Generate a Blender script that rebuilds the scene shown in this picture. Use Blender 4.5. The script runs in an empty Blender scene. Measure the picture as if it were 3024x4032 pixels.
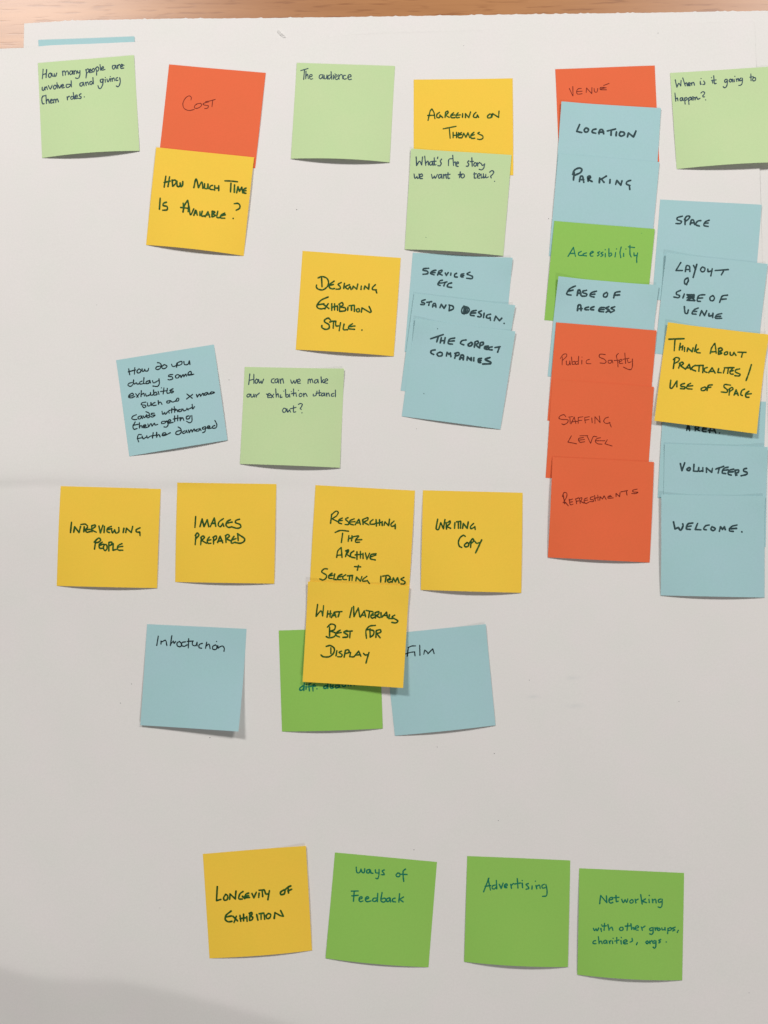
import bpy, math, random
from mathutils import Vector, Matrix, Euler

random.seed(7)
SC = bpy.context.scene
COL = SC.collection
MM = 0.001

# ---------------------------------------------------------------- camera
F_PX, PW, PH = 3300.0, 3024.0, 4032.0          # focal length and frame of the photograph in its pixels
CAM_H = 0.631
cam_d = bpy.data.cameras.new("camera")
cam_d.sensor_fit = 'VERTICAL'
cam_d.sensor_height = 24.0
cam_d.lens = 24.0 * F_PX / PH
cam_d.clip_start = 0.01
cam_d.clip_end = 50
cam = bpy.data.objects.new("camera", cam_d)
COL.objects.link(cam)
cam.location = (0, 0, CAM_H)
cam.rotation_euler = (0.045, 0.025, 0)
SC.camera = cam
RC = Euler((0.045, 0.025, 0)).to_matrix()

# ---------------------------------------------------------------- room light
world = bpy.data.worlds.new("World")
SC.world = world
world.use_nodes = True
bg = world.node_tree.nodes["Background"]
bg.inputs["Color"].default_value = (1.0, 0.96, 0.92, 1)
bg.inputs["Strength"].default_value = 0.11

def ceiling_lamp(loc, power, sx, sy):
    d = bpy.data.lights.new("ceiling_lamp", 'AREA')
    d.shape = 'RECTANGLE'
    d.size, d.size_y = sx, sy
    d.energy = power
    d.color = (1.0, 0.962, 0.928)
    o = bpy.data.objects.new("ceiling_lamp", d)
    COL.objects.link(o)
    o.location = loc
    return o
ceiling_lamp((-1.22, 1.82, 1.85), 66, 0.62, 0.42)
ceiling_lamp((1.38, 1.80, 1.85), 53, 0.62, 0.42)
ceiling_lamp((1.7, -3.1, 2.0), 75, 0.62, 0.42)

SC.view_settings.view_transform = 'Standard'
SC.view_settings.look = 'None'
SC.view_settings.exposure = 0.06
SC.view_settings.gamma = 1.0

# ---------------------------------------------------------------- helpers
def at(px, py, z=0.0):
    """point of the plane at height z under a pixel of the photograph"""
    d = RC @ Vector(((px - PW/2) / F_PX, -(py - PH/2) / F_PX, -1.0))
    t = (CAM_H - z) / -d.z
    return Vector((d.x*t, d.y*t, z))

def mesh_obj(name, verts, faces, mat, parent=None, smooth=False):
    me = bpy.data.meshes.new(name)
    me.from_pydata([tuple(v) for v in verts], [], faces)
    me.materials.append(mat)
    if smooth:
        me.polygons.foreach_set("use_smooth", [True]*len(me.polygons))
    me.update()
    o = bpy.data.objects.new(name, me)
    COL.objects.link(o)
    if parent: o.parent = parent
    return o

def new_mat(name):
    m = bpy.data.materials.new(name)
    m.use_nodes = True
    nt = m.node_tree
    return m, nt, nt.nodes["Principled BSDF"]

def N(nt, typ, **kw):
    n = nt.nodes.new(typ)
    for k, v in kw.items():
        if k in n.inputs: n.inputs[k].default_value = v
        else: setattr(n, k, v)
    return n

def paper_mat(name, rgb, rough=0.75, blotch=0.02, bump=0.25, spec=0.25):
    m, nt, b = new_mat(name)
    L = nt.links.new
    tc = N(nt, "ShaderNodeTexCoord")
    n1 = N(nt, "ShaderNodeTexNoise", Scale=38.0, Detail=3.0)
    n2 = N(nt, "ShaderNodeTexNoise", Scale=900.0, Detail=2.0)
    L(tc.outputs["Object"], n1.inputs["Vector"]); L(tc.outputs["Object"], n2.inputs["Vector"])
    r1 = N(nt, "ShaderNodeValToRGB")
    c = rgb
    r1.color_ramp.elements[0].position = .3; r1.color_ramp.elements[1].position = .7
    r1.color_ramp.elements[0].color = (c[0]*(1-blotch), c[1]*(1-blotch*.2), c[2]*(1-blotch*.8), 1)
    r1.color_ramp.elements[1].color = (min(1, c[0]*(1+blotch)), c[1]*(1-blotch*.5), min(1, c[2]*(1+blotch*.6)), 1)
    L(n1.outputs["Fac"], r1.inputs["Fac"])
    mx = N(nt, "ShaderNodeMix", data_type='RGBA', blend_type='MULTIPLY')
    mx.inputs["Factor"].default_value = 1.0
    r2 = N(nt, "ShaderNodeValToRGB")
    r2.color_ramp.elements[0].position = .25; r2.color_ramp.elements[1].position = .75
    r2.color_ramp.elements[0].color = (.955, .955, .955, 1); r2.color_ramp.elements[1].color = (1, 1, 1, 1)
    L(n2.outputs["Fac"], r2.inputs["Fac"])
    L(r1.outputs["Color"], mx.inputs[6]); L(r2.outputs["Color"], mx.inputs[7])
    L(mx.outputs[2], b.inputs["Base Color"])
    b.inputs["Roughness"].default_value = rough
    b.inputs["Specular IOR Level"].default_value = spec
    bp = N(nt, "ShaderNodeBump", Strength=bump, Distance=0.00006)
    L(n2.outputs["Fac"], bp.inputs["Height"]); L(bp.outputs["Normal"], b.inputs["Normal"])
    return m, nt, b, mx

def ink_mat(name, dark, light, amount=.5):
    m, nt, b = new_mat(name)
    L = nt.links.new
    tc = N(nt, "ShaderNodeTexCoord")
    n = N(nt, "ShaderNodeTexNoise", Scale=330.0, Detail=3.0)
    L(tc.outputs["Object"], n.inputs["Vector"])
    r = N(nt, "ShaderNodeValToRGB")
    r.color_ramp.elements[0].position = .42; r.color_ramp.elements[1].position = .72
    r.color_ramp.elements[0].color = (*dark, 1)
    r.color_ramp.elements[1].color = (*[dark[i]*(1-amount)+light[i]*amount for i in range(3)], 1)
    L(n.outputs["Fac"], r.inputs["Fac"]); L(r.outputs["Color"], b.inputs["Base Color"])
    b.inputs["Roughness"].default_value = .7
    b.inputs["Specular IOR Level"].default_value = .2
    return m

M_NOTE = {
 'mint':   paper_mat("mint_note_paper", (.552, .722, .388))[0],
 'orange': paper_mat("orange_note_paper", (.82, .152, .055))[0],
 'yellow': paper_mat("yellow_note_paper", (.92, .615, .062))[0],
 'blue':   paper_mat("blue_note_paper", (.392, .628, .660))[0],
 'green':  paper_mat("green_note_paper", (.290, .580, .108))[0],
}
M_INK = {
 'dkgreen': ink_mat("dark_green_marker", (.014, .068, .010), (.06, .20, .03)),
 'navy':    ink_mat("blue_black_pen", (.026, .058, .095), (.12, .20, .21)),
 'grey':    ink_mat("black_marker", (.022, .052, .060), (.07, .13, .14)),
 'black':   ink_mat("black_fineliner", (.007, .018, .022), (.03, .06, .07)),
 'red':     ink_mat("dark_red_ballpoint", (.16, .014, .006), (.34, .04, .02)),
 'teal':    ink_mat("teal_felt_pen", (.003, .165, .095), (.02, .26, .13)),
}

# white paper with faint marks showing through from the back
def sheet_mat():
    m, nt, b, mx = paper_mat("white_sheet_paper", (.797, .787, .768), rough=.8, blotch=.012, bump=.15)
    L = nt.links.new
    tc = N(nt, "ShaderNodeTexCoord")
    last = mx.outputs[2]
    nz = N(nt, "ShaderNodeTexNoise", Scale=160.0, Detail=2.0)
    L(tc.outputs["Object"], nz.inputs["Vector"])
    for (px, py, sx, sy) in ((2255, 2668, .010, .003), (2100, 2742, .012, .003), (2265, 2778, .014, .004)):
        p = at(px, py)
        mp = N(nt, "ShaderNodeMapping")
        mp.inputs["Location"].default_value = (-p.x/sx, -p.y/sy, 0)
        mp.inputs["Scale"].default_value = (1/sx, 1/sy, 0)
        L(tc.outputs["Object"], mp.inputs["Vector"])
        g = N(nt, "ShaderNodeTexGradient", gradient_type='QUADRATIC_SPHERE')
        L(mp.outputs["Vector"], g.inputs["Vector"])
        mu = N(nt, "ShaderNodeMath", operation='MULTIPLY')
        L(g.outputs["Fac"], mu.inputs[0]); L(nz.outputs["Fac"], mu.inputs[1])
        m2 = N(nt, "ShaderNodeMix", data_type='RGBA')
        L(mu.outputs[0], m2.inputs["Factor"]); L(last, m2.inputs[6])
        m2.inputs[7].default_value = (.66, .67, .67, 1)
        last = m2.outputs[2]
    L(last, b.inputs["Base Color"])
    return m
M_SHEET = sheet_mat()

def wood_mat():
    m, nt, b = new_mat("light_oak_veneer")
    L = nt.links.new
    tc = N(nt, "ShaderNodeTexCoord")
    mp = N(nt, "ShaderNodeMapping")
    mp.inputs["Rotation"].default_value = (0, 0, math.radians(1.0))
    mp.inputs["Scale"].default_value = (6, 130, 1)
    L(tc.outputs["Object"], mp.inputs["Vector"])
    n1 = N(nt, "ShaderNodeTexNoise", Scale=1.0, Detail=5.0, Roughness=.55, Distortion=.4)
    L(mp.outputs["Vector"], n1.inputs["Vector"])
    mp2 = N(nt, "ShaderNodeMapping")
    mp2.inputs["Scale"].default_value = (40, 420, 1)
    L(tc.outputs["Object"], mp2.inputs["Vector"])
    n2 = N(nt, "ShaderNodeTexNoise", Scale=1.0, Detail=2.0, Roughness=.5)
    L(mp2.outputs["Vector"], n2.inputs["Vector"])
    r1 = N(nt, "ShaderNodeValToRGB")
    r1.color_ramp.elements[0].position = .35; r1.color_ramp.elements[0].color = (.385, .165, .058, 1)
    r1.color_ramp.elements[1].position = .65; r1.color_ramp.elements[1].color = (.46, .210, .078, 1)
    L(n1.outputs["Fac"], r1.inputs["Fac"])
    r2 = N(nt, "ShaderNodeValToRGB")
    r2.color_ramp.elements[0].position = .56; r2.color_ramp.elements[0].color = (1, 1, 1, 1)
    r2.color_ramp.elements[1].position = .68; r2.color_ramp.elements[1].color = (.76, .69, .64, 1)
    L(n2.outputs["Fac"], r2.inputs["Fac"])
    mx = N(nt, "ShaderNodeMix", data_type='RGBA', blend_type='MULTIPLY')
    mx.inputs["Factor"].default_value = 1
    L(r1.outputs["Color"], mx.inputs[6]); L(r2.outputs["Color"], mx.inputs[7])
    L(mx.outputs[2], b.inputs["Base Color"])
    b.inputs["Roughness"].default_value = .37
    b.inputs["Specular IOR Level"].default_value = .48
    bp = N(nt, "ShaderNodeBump", Strength=.35, Distance=.0002)
    L(r2.outputs["Color"], bp.inputs["Height"]); L(bp.outputs["Normal"], b.inputs["Normal"])
    return m
M_WOOD = wood_mat()

# ---------------------------------------------------------------- table
def box(name, x0, x1, y0, y1, z0, z1, mat, parent=None):
    v = [(x0,y0,z0),(x1,y0,z0),(x1,y1,z0),(x0,y1,z0),(x0,y0,z1),(x1,y0,z1),(x1,y1,z1),(x0,y1,z1)]
    f = [(0,3,2,1),(4,5,6,7),(0,1,5,4),(1,2,6,5),(2,3,7,6),(3,0,4,7)]
    return mesh_obj(name, v, f, mat, parent)
table = box("table", -.9, .9, -.62, .72, -.028, 0.0, M_WOOD)
bv = table.modifiers.new("rounded_edge", 'BEVEL'); bv.width = .002; bv.segments = 2
table["label"] = "light oak veneer table top with horizontal grain under the white sheets"
table["category"] = "table"

# ---------------------------------------------------------------- height of the top sheet
def sstep(a, b, x):
    t = min(1, max(0, (x-a)/(b-a)))
    return t*t*(3-2*t)
def interp(pts, x):
    if x <= pts[0][0]: return pts[0][1]
    for (x0, y0), (x1, y1) in zip(pts, pts[1:]):
        if x <= x1:
            t = (x-x0)/(x1-x0)
            return y0+(y1-y0)*t
    return pts[-1][1]
SHADE_EDGE = [tuple(at(*p)[:2]) for p in ((-300, 3750, .0105), (0, 3795, .0105), (100, 3822, .0105), (180, 3838, .0105), (330, 3846, .0105), (470, 3850, .0105), (590, 3868, .0085), (700, 3890, .008), (850, 3925, .007), (1000, 3960, .005), (1150, 4000, .004), (1300, 4040, .003), (1700, 4100, .001), (2400, 4120, .001), (3300, 4130, .001))]  # upper boundary of the shadow that is modelled as a bend
Y_CR = at(300, 1917, .004).y
def z_sheet(x, y):
    z = 1.1*MM
    z += MM*(.30*math.sin(x*21+1.3)*math.cos(y*17-.4) + .22*math.sin(x*33-y*29+.7) + .10*math.sin(x*70+y*55))
    # crease across the sheet, strongest at the left
    a = 1.0*(1-sstep(-.22, -.02, x))+.12
    d = y-Y_CR-.0015*math.sin(x*40)
    if d > 0: z += MM*a*1.35*(1-math.exp(-d/.005))*math.exp(-d/.05)
    z += MM*4.0*math.exp(-((d+.012)/.075)**2)*(1-sstep(-.30, .02, x))  # broad swell added to lighten the paper above and darken it below
    # lower-edge shadow shaped into the paper: rises to a ridge, falls away below
    yf = interp(SHADE_EDGE, x)
    d = y-yf
    amp = (1-sstep(-.10, .10, x))*.9+.1
    if d > 0: z += MM*10.5*amp*math.exp(-(d/.10)**1.5)
    else: z += MM*(10.5-225*(math.sqrt(d*d+.003**2)-.003))*amp
    return max(z, .7*MM)

def sheet(name, top_pts, left, right, y_bot, nx, ny, zf, thick, jag, ztop, xs_extra=()):
    """a sheet of paper whose torn top edge follows top_pts (photo pixels)"""
    top = [tuple(at(*p, ztop)[:2]) for p in top_pts]
    verts = []; faces = []
    us = sorted(set([i/nx for i in range(nx+1)] + list(xs_extra)))
    n = len(us)
    j1 = [random.uniform(-1, 1) for _ in us]
    for j in range(ny+1):
        v = (j/ny)**1.15
        for i, u in enumerate(us):
            xt = left(1.0) + (right(1.0)-left(1.0))*u
            yt = interp(top, xt) + jag*(j1[i] if 0 < i < n-1 else 0)*(1.9 if j1[i] > .8 else .6)
            y = yt + (y_bot-yt)*v
            x = left(1-v) + (right(1-v)-left(1-v))*u
            verts.append((x, y, zf(x, y)))
    m = len(verts)
    verts += [(x, y, z-thick) for x, y, z in verts]
    nn = 2*m                     # the cut edges get vertices of their own so the faces stay crisp
    verts += list(verts)
    for j in range(ny):
        for i in range(n-1):
            a = j*n+i
            faces.append((a, a+n, a+n+1, a+1))
            faces.append((m+a, m+a+1, m+a+n+1, m+a+n))
    def wall(idx):
        for a, b2 in zip(idx, idx[1:]): faces.append((nn+a, nn+b2, nn+m+b2, nn+m+a))
    wall(list(range(n))); wall([ny*n+i for i in range(n)][::-1])
    wall([j*n for j in range(ny+1)][::-1]); wall([j*n+n-1 for j in range(ny+1)])
    return mesh_obj(name, verts, faces, M_SHEET, smooth=False)

xl, xr = at(96, 92).x, .50
xl2 = at(92, 188).x
back = sheet("paper_sheet", [(96, 92), (295, 80), (700, 73), (1000, 71.5), (1600, 63.5), (2100, 56), (2624, 49), (3024, 42), (3400, 38)],
             lambda t: xl+(xl2-xl)*(1-t)*4, lambda t: xr, -.45, 420, 40, lambda x, y: .30*MM, .12*MM, .32*MM, .3*MM)
back["label"] = "white flip chart sheet underneath, its torn top edge along the wood"
back["category"] = "paper sheet"
B_TOP = [(-400, 200), (0, 191), (92, 188), (200, 178), (530, 165), (900, 155), (1000, 139), (1080, 129), (1096, 125), (1101, 131), (1116, 148), (1124, 149), (1300, 143), (1500, 135), (2100, 113), (2624, 97), (2970, 83)]
b_r0, b_r1 = at(2970, 85).x, at(3100, 4032).x
TEAR = at(1110, 138)
def z_front(x, y):
    z = z_sheet(x, y)
    # top edge and right edge lie close to the sheet below
    yt = at(1500, 140).y
    z -= MM*.45*sstep(yt-.045, yt-.005, y)
    return z
front = sheet("paper_sheet", B_TOP, lambda t: -.42, lambda t: b_r0+(b_r1-b_r0)*(1-t), -.44, 300, 300, z_front, .10*MM, .08*MM, .9*MM,
              xs_extra=[(at(px, 140).x+.42)/(b_r0+.42) for px in (1088, 1093, 1096, 1099, 1103, 1108, 1113, 1118, 1124)])
front["label"] = "large creased white flip chart sheet on top, carrying the rows of sticky notes"
front["category"] = "paper sheet"
for o in (back, front): o["group"] = "white flip chart sheets on the table"
front.data.polygons.foreach_set("use_smooth", [abs(p.normal.z) > .5 for p in front.data.polygons])

# sliver of paper left curled up where the edge was torn
fp = [(at(1091, 126), .25), (at(1098, 122), .9), (at(1112, 136), 1.0), (at(1126, 147), .4), (at(1118, 150), .25), (at(1103, 140), .25)]
fv = [(p.x, p.y, z_front(p.x, p.y)+h*MM) for p, h in fp]
fv += [(x, y, z-.08*MM) for x, y, z in fv]
mesh_obj("torn_sliver", fv, [(0, 5, 2, 1), (5, 4, 3, 2), (6, 7, 8, 11), (11, 8, 9, 10)] + [(i, (i+1) % 6, 6+(i+1) % 6, 6+i) for i in range(6)], M_SHEET, front)

# small dark specks of dirt on the top sheet
sv = []; sf = []
for (px, py, r) in ((1168, 825, 3.2), (2084, 2678, 3), (2674, 2762, 3), (1721, 2942, 3), (1946, 2967, 3.4), (1962, 3231, 3), (519, 2693, 3), (475, 2768, 3),
                    (828, 2903, 4), (1630, 3344, 3), (2160, 861, 3.2), (1826, 178, 3), (2592, 128, 3), (1640, 1688, 2.4), (902, 1496, 3), (2948, 3908, 2.4), (380, 1200, 2), (640, 3560, 2)):
    p = at(px, py, 1.4*MM)
    k = len(sv)
    for a in range(7):
        rr = r*.19*MM*random.uniform(.6, 1.1)*.62
        x, y = p.x+rr*math.cos(a*.898), p.y+rr*.8*math.sin(a*.898)
        sv.append((x, y, z_front(x, y)+.06*MM))
    sf.append(tuple(range(k, k+7)))
sp = mesh_obj("dirt_specks", sv, sf, M_INK['black'], front)
sp["kind"] = "stuff"

# ---------------------------------------------------------------- sticky notes
CROP = dict(C1=(100,200,3.318),C2=(550,220,2.698),C3=(1100,220,3.318),C4=(1550,280,2.989),C5=(2120,240,3.19),C6=(2600,240,3.913),
 D1=(2120,800,3.19),D2=(2120,1230,3.19),D3=(2120,1780,3.19),D4=(2560,760,3.457),D5=(2560,1230,3.575),D6=(2560,1700,3.159),D7=(1560,960,3.318),D8=(1560,1230,3.318),
 E1=(1140,960,3.607),E2=(430,1330,3.318),E3=(920,1410,3.456),E4=(200,1880,3.456),E5=(660,1880,3.456),E6=(1190,1880,3.318),E7=(1630,1880,3.318),E8=(520,2420,3.318),
 F1=(1080,2260,2.9625),F2=(1500,2420,3.19),F3=(760,3300,3.19),F4=(1260,3320,3.19),F5=(1800,3340,3.318),F6=(2240,3390,3.318), P=(0,0,1))
NOTES = []
def note(colour, crop, corners, label, ink=None, width=15, strokes="", lift=(0,0,0), side=(0,0), top=(0,0), stack=(.15,.15)):
    NOTES.append(dict(c=colour, crop=crop, k=corners, label=label, ink=ink, w=width, s=strokes, lift=lift, side=side, top=top, z=stack))
ST = (.9, .15)          # a note whose gummed top sits on the note above it (height of top and bottom, mm)

# lowest notes first; corners are top left, top right, bottom right, bottom left
note('blue', 'P', [(151,157),(529,143),(546,520),(166,538)], "blue sticky note mostly hidden, only its top strip showing above the torn sheet edge", stack=(-.55,-.60))
note('mint', 'C1', [(163,160),(1418,56),(1490,1307),(218,1400)], "pale green sticky note reading How many people are involved and giving them roles", 'navy', 14, """
232,240 222,365; 277,245 270,350; 225,312 275,297; 325,290 305,305 303,335 320,348 338,330 335,300 325,290; 345,295 355,330 375,328 378,300; 378,300 380,330 398,328 410,290;
485,265 490,325; 488,285 505,262 520,280 522,318; 522,285 545,262 560,280 562,312; 615,265 590,265 578,295 592,312 612,290 617,262 622,308; 635,262 640,305; 640,275 655,258 668,275 670,300; 680,262 688,290 708,282; 712,258 712,310 700,350 680,362 655,355;
790,245 798,290 792,355; 795,255 815,235 830,255 815,285 797,290; 835,270 858,258 850,238 835,255 838,285 865,282; 885,232 870,255 880,278 900,265 900,240 885,232; 915,225 930,265 930,320; 915,235 940,210 960,230 950,260 930,268; 975,180 985,255; 995,235 1020,225 1015,205 998,220 1000,252 1040,245;
1170,190 1140,195 1138,228 1155,240 1172,215 1178,188 1190,232; 1200,190 1208,232; 1205,205 1225,180 1238,188; 1242,212 1270,200 1262,182 1247,195 1248,230 1285,225; 1255,175 1290,190;
220,475 220,510 238,518 250,490; 252,475 258,512; 256,490 275,470 288,505; 300,455 325,500 350,450; 380,450 365,475 378,500 400,485 400,455 380,450; 412,415 422,490; 430,450 448,488 468,445; 475,465 500,455 490,438 475,455 480,485 510,478; 592,440 540,440 535,475 560,478 597,450; 598,390 602,472;
745,415 715,425 715,455 735,462 755,430; 758,412 768,458; 785,412 795,452; 793,425 812,408 828,445; 865,400 842,410 845,435 862,440 882,410; 882,350 888,432;
1005,368 980,380 985,410 1005,410 1015,375; 1018,370 1010,440 985,490 960,488 948,455; 1042,375 1045,412; 1045,350; 1065,368 1080,408 1105,360; 1112,365 1115,400; 1110,338; 1130,360 1138,398; 1135,372 1155,355 1168,392; 1205,350 1185,360 1188,388 1210,385; 1232,352 1240,400 1228,450 1208,470 1188,460;
232,590 215,620 218,670 228,695 245,690; 225,592 270,585; 268,580 275,690; 278,655 298,632 312,685; 325,660 350,650 342,632 325,650 330,682 358,678; 365,635 372,682; 370,650 385,632 395,650 398,678; 398,650 415,628 425,645 432,668;
545,600 550,642; 548,615 570,592 578,598; 605,595 592,615 602,635 625,622 625,600 605,595; 625,545 640,632; 650,605 678,598 672,578 652,590 655,625 685,618; 728,560 705,575 708,592 728,600 722,622 695,622; 770,603
""", lift=(0,2.2,.3))
note('orange', 'C2', [(313,90),(1339,180),(1227,1193),(201,1103)], "orange sticky note reading COST in thin red pen, above the yellow time note", 'red', 6.5, """
545,468 548,440 525,425 490,445 460,500 470,555 520,580 580,570; 610,510 585,530 585,555 620,555 655,530 650,505 620,508 600,514; 730,490 690,500 672,515 700,525 730,530 720,555 690,560; 700,487 740,480 803,463; 775,478 768,540
""", side=(0,.5))
note('yellow', 'C2', [(175,970),(1216,1078),(1105,2125),(68,2008)], "yellow sticky note reading HOW MUCH TIME IS AVAILABLE, stuck below the orange COST note", 'dkgreen', 15, """
278,1278 260,1395; 318,1285 300,1390; 260,1345 325,1330; 345,1318 350,1385; 345,1325 380,1320 385,1350 355,1385; 395,1330 400,1385 425,1385 430,1350; 430,1350 438,1390 455,1375 458,1335;
575,1400 600,1305 625,1400; 625,1400 660,1340 672,1408; 690,1358 690,1405 718,1408 725,1360; 725,1362 728,1410; 775,1375 750,1385 748,1415 785,1422; 797,1378 797,1428; 840,1380 840,1432; 797,1405 842,1405;
905,1328 970,1330 1040,1338; 970,1352 965,1445; 1008,1370 1005,1450; 1030,1455 1045,1390; 1045,1390 1060,1440; 1060,1440 1085,1395; 1085,1395 1095,1455; 1130,1405 1105,1420 1100,1450 1128,1460; 1105,1435 1130,1432;
218,1512 210,1630; 285,1555 255,1565 250,1590 290,1600 290,1635 245,1640;
460,1660 475,1590 510,1535; 510,1535 520,1590 515,1655; 435,1610 520,1620; 462,1565 468,1620; 525,1600 540,1690 575,1625; 575,1695 595,1640 612,1692; 582,1672 605,1670; 640,1655 640,1698; 665,1650 658,1700 690,1700; 695,1710 725,1655; 725,1655 745,1715; 705,1690 740,1688; 770,1650 768,1710; 770,1650 800,1660 775,1680; 775,1680 805,1695 770,1712; 830,1650 820,1715 855,1718; 905,1670 865,1690 860,1720 905,1725; 865,1700 910,1688;
1005,1570 1045,1568 1065,1590 1060,1620 1025,1640; 993,1727
""", lift=(0,1.7,0), side=(.3,.9), stack=ST)
note('mint', 'C3', [(228,90),(1510,132),(1440,1392),(150,1343)], "pale green sticky note reading The audience in the top row", 'navy', 13, """
280,192 330,178 375,165; 328,180 318,308; 348,200 345,298; 345,272 368,240 378,298; 395,275 425,265 425,245 400,250 395,285 410,305 435,298; 560,248 530,250 520,285 540,300 565,270; 568,245 572,300; 585,250 590,300 615,290 622,250; 622,250 628,303; 665,250 638,262 640,300 660,298 680,260; 675,205 685,305; 705,250 708,302; 728,235; 725,280 755,270 750,248 728,255 725,290 750,310 775,290; 775,245 780,305; 780,270 800,245 820,250 828,300; 865,255 840,258 835,290 850,305 875,298; 895,280 935,270 930,248 905,250 895,285 910,310 942,305
""", lift=(.2,2.3,.2))
note('yellow', 'C4', [(236,100),(1400,85),(1408,1225),(236,1240)], "yellow sticky note reading AGREEING ON THEMES, above the pale green story note", 'dkgreen', 14, """
405,580 430,470 450,445; 450,445 475,490 485,560; 400,522 480,520; 540,485 510,510 510,545 540,545 545,515; 545,520 578,548; 605,545 610,490; 610,485 635,470 640,490 610,520; 610,520 655,545; 705,490 675,520 680,548 720,548; 680,520 720,515; 760,490 735,520 740,548 775,545; 740,520 785,515; 812,500 810,545; 845,548 845,500; 845,500 885,548; 885,548 905,480; 970,485 945,510 940,540 975,545 985,515; 985,515 1000,545;
1130,505 1105,530 1110,550 1145,545 1150,510 1130,505; 1155,545 1165,500; 1165,500 1235,545; 1235,545 1240,470;
582,680 655,665 735,650; 655,672 665,790; 700,720 700,785; 740,720 740,785; 700,757 742,752 800,722; 765,725 760,780 800,785; 765,755 800,745; 805,785 825,730; 825,730 850,780; 850,780 875,725; 875,725 895,785; 945,720 910,755 915,790 955,790; 912,760 950,748; 1010,720 990,735 1045,760 1050,790 1020,805 985,800
""", side=(0,.4))
note('mint', 'C4', [(205,912),(1387,987),(1290,2175),(130,2098)], "pale green sticky note reading What's the story we want to tell, below the themes note", 'navy', 13, """
265,1010 270,1112; 270,1112 305,1060 330,1105; 330,1105 340,1010; 365,1000 378,1110; 380,1080 405,1060 410,1105; 450,1062 425,1075 428,1105 450,1100 458,1062; 458,1062 465,1110; 478,1020 480,1105 500,1100; 462,1062 500,1060; 520,1012 515,1030; 565,1035 548,1060 560,1085 545,1115 520,1112;
645,1112 650,1040 690,1030; 695,990 705,1110; 708,1080 725,1068 732,1115; 735,1095 762,1085 755,1068 738,1080 738,1115 760,1122;
885,1055 870,1075 885,1095 872,1120 855,1118; 920,1020 925,1120; 900,1065 940,1062; 955,1078 942,1100 955,1120 975,1105 970,1080 955,1078; 985,1078 990,1120; 990,1095 1010,1075 1020,1085; 1030,1085 1045,1110 1070,1095; 1072,1090 1060,1140 1035,1162 1005,1155;
240,1210 250,1262 275,1240; 275,1240 280,1262 300,1250 298,1210; 305,1245 340,1235 330,1210 308,1225 310,1262 340,1265;
445,1215 458,1262 480,1235; 480,1235 490,1262 515,1215; 555,1215 530,1225 532,1260 555,1250 562,1215; 562,1215 570,1262; 585,1215 590,1262; 590,1235 610,1215 622,1262; 640,1195 640,1262 660,1260; 620,1218 665,1215;
785,1185 775,1255; 760,1220 805,1212; 810,1210 792,1235 805,1258 830,1245 828,1215 810,1210;
950,1195 950,1258 970,1258; 942,1212 975,1208; 985,1240 1015,1228 1008,1205 988,1220 988,1255 1015,1260; 1030,1212 1033,1258 1052,1245; 1056,1208 1060,1258 1080,1240; 1085,1215 1085,1255 1115,1245; 1130,1190 1155,1172 1178,1185 1165,1215 1143,1235 1148,1258; 1188,1297; *380,1957
""", lift=(.2,2.0,.2), top=(.4,0), stack=ST)
note('orange', 'C5', [(212,103),(1461,57),(1518,1265),(262,1320)], "orange sticky note reading VENUE at the top of the tall column", 'red', 8, """
388,345 432,440; 435,438 432,320; 540,345 500,350 480,380 490,415 550,412; 485,384 550,380; 600,395 605,340; 605,340 670,410; 670,410 672,335; 700,345 705,385 735,390 745,345; 888,282 820,308; 828,332 780,335 780,360 855,362; 790,350 850,335
""")
note('blue', 'C5', [(290,508),(1540,592),(1462,1838),(200,1755)], "blue sticky note reading LOCATION, overlapping the orange VENUE note", 'grey', 20, """
518,798 480,885; 480,885 545,900; 600,840 575,865 585,890 615,890 630,860 600,840; 725,855 685,865 675,895 720,908; 760,915 775,865 805,865 820,915; 755,897 820,892; 865,880 970,855; 915,870 912,935; 980,892 975,940; 1030,890 1015,925 1040,945 1080,925 1070,895 1030,890; 1118,955 1130,905; 1130,905 1195,955; 1195,955 1225,880
""", top=(.8,0), stack=ST)
note('blue', 'C5', [(252,1165),(1520,1270),(1399,2554),(131,2449)], "blue sticky note reading PARKING, below LOCATION and above the green Accessibility note", 'grey', 20, """
450,1405 440,1495; 430,1425 455,1370 510,1345 545,1360 530,1400 470,1430 445,1442; 515,1515 530,1450 555,1450 570,1525; 515,1492 570,1490; 625,1510 620,1460 645,1445 655,1465 625,1485 675,1515; 770,1470 765,1530; 855,1445 790,1485; 790,1485 825,1525; 900,1490 897,1535; 970,1550 985,1500; 985,1500 1035,1560; 1035,1560 1050,1505; 1160,1500 1115,1515 1105,1545 1150,1565; 1140,1560 1148,1615; 100,1700
""".replace("; 100,1700",""), side=(.25,.2), stack=ST)
note('green', 'D1', [(200,222),(1462,323),(1337,1569),(75,1468)], "bright green sticky note reading Accessibility, in the middle of the tall column", 'teal', 13, """
372,668 440,555; 440,555 465,668; 395,632 460,630; 540,605 505,625 510,655 555,655; 605,625 570,635 560,655 605,662; 650,640 690,615 675,605 650,630 655,662 685,665; 770,610 745,622 765,645 740,662; 810,615 785,630 812,650 785,670; 840,630 840,675; 840,585; 885,570 885,665; 885,640 912,625 920,650 890,670; 970,620 962,675; 982,575; 1040,550 1025,620 1035,685; 1070,630 1070,668; 1100,576; 1150,530 1150,640 1165,675; 1130,548 1208,558; 1200,625 1205,660 1240,650; 1245,625 1235,690 1235,745; *1297,378
""", side=(.3,0), stack=ST)
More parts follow.
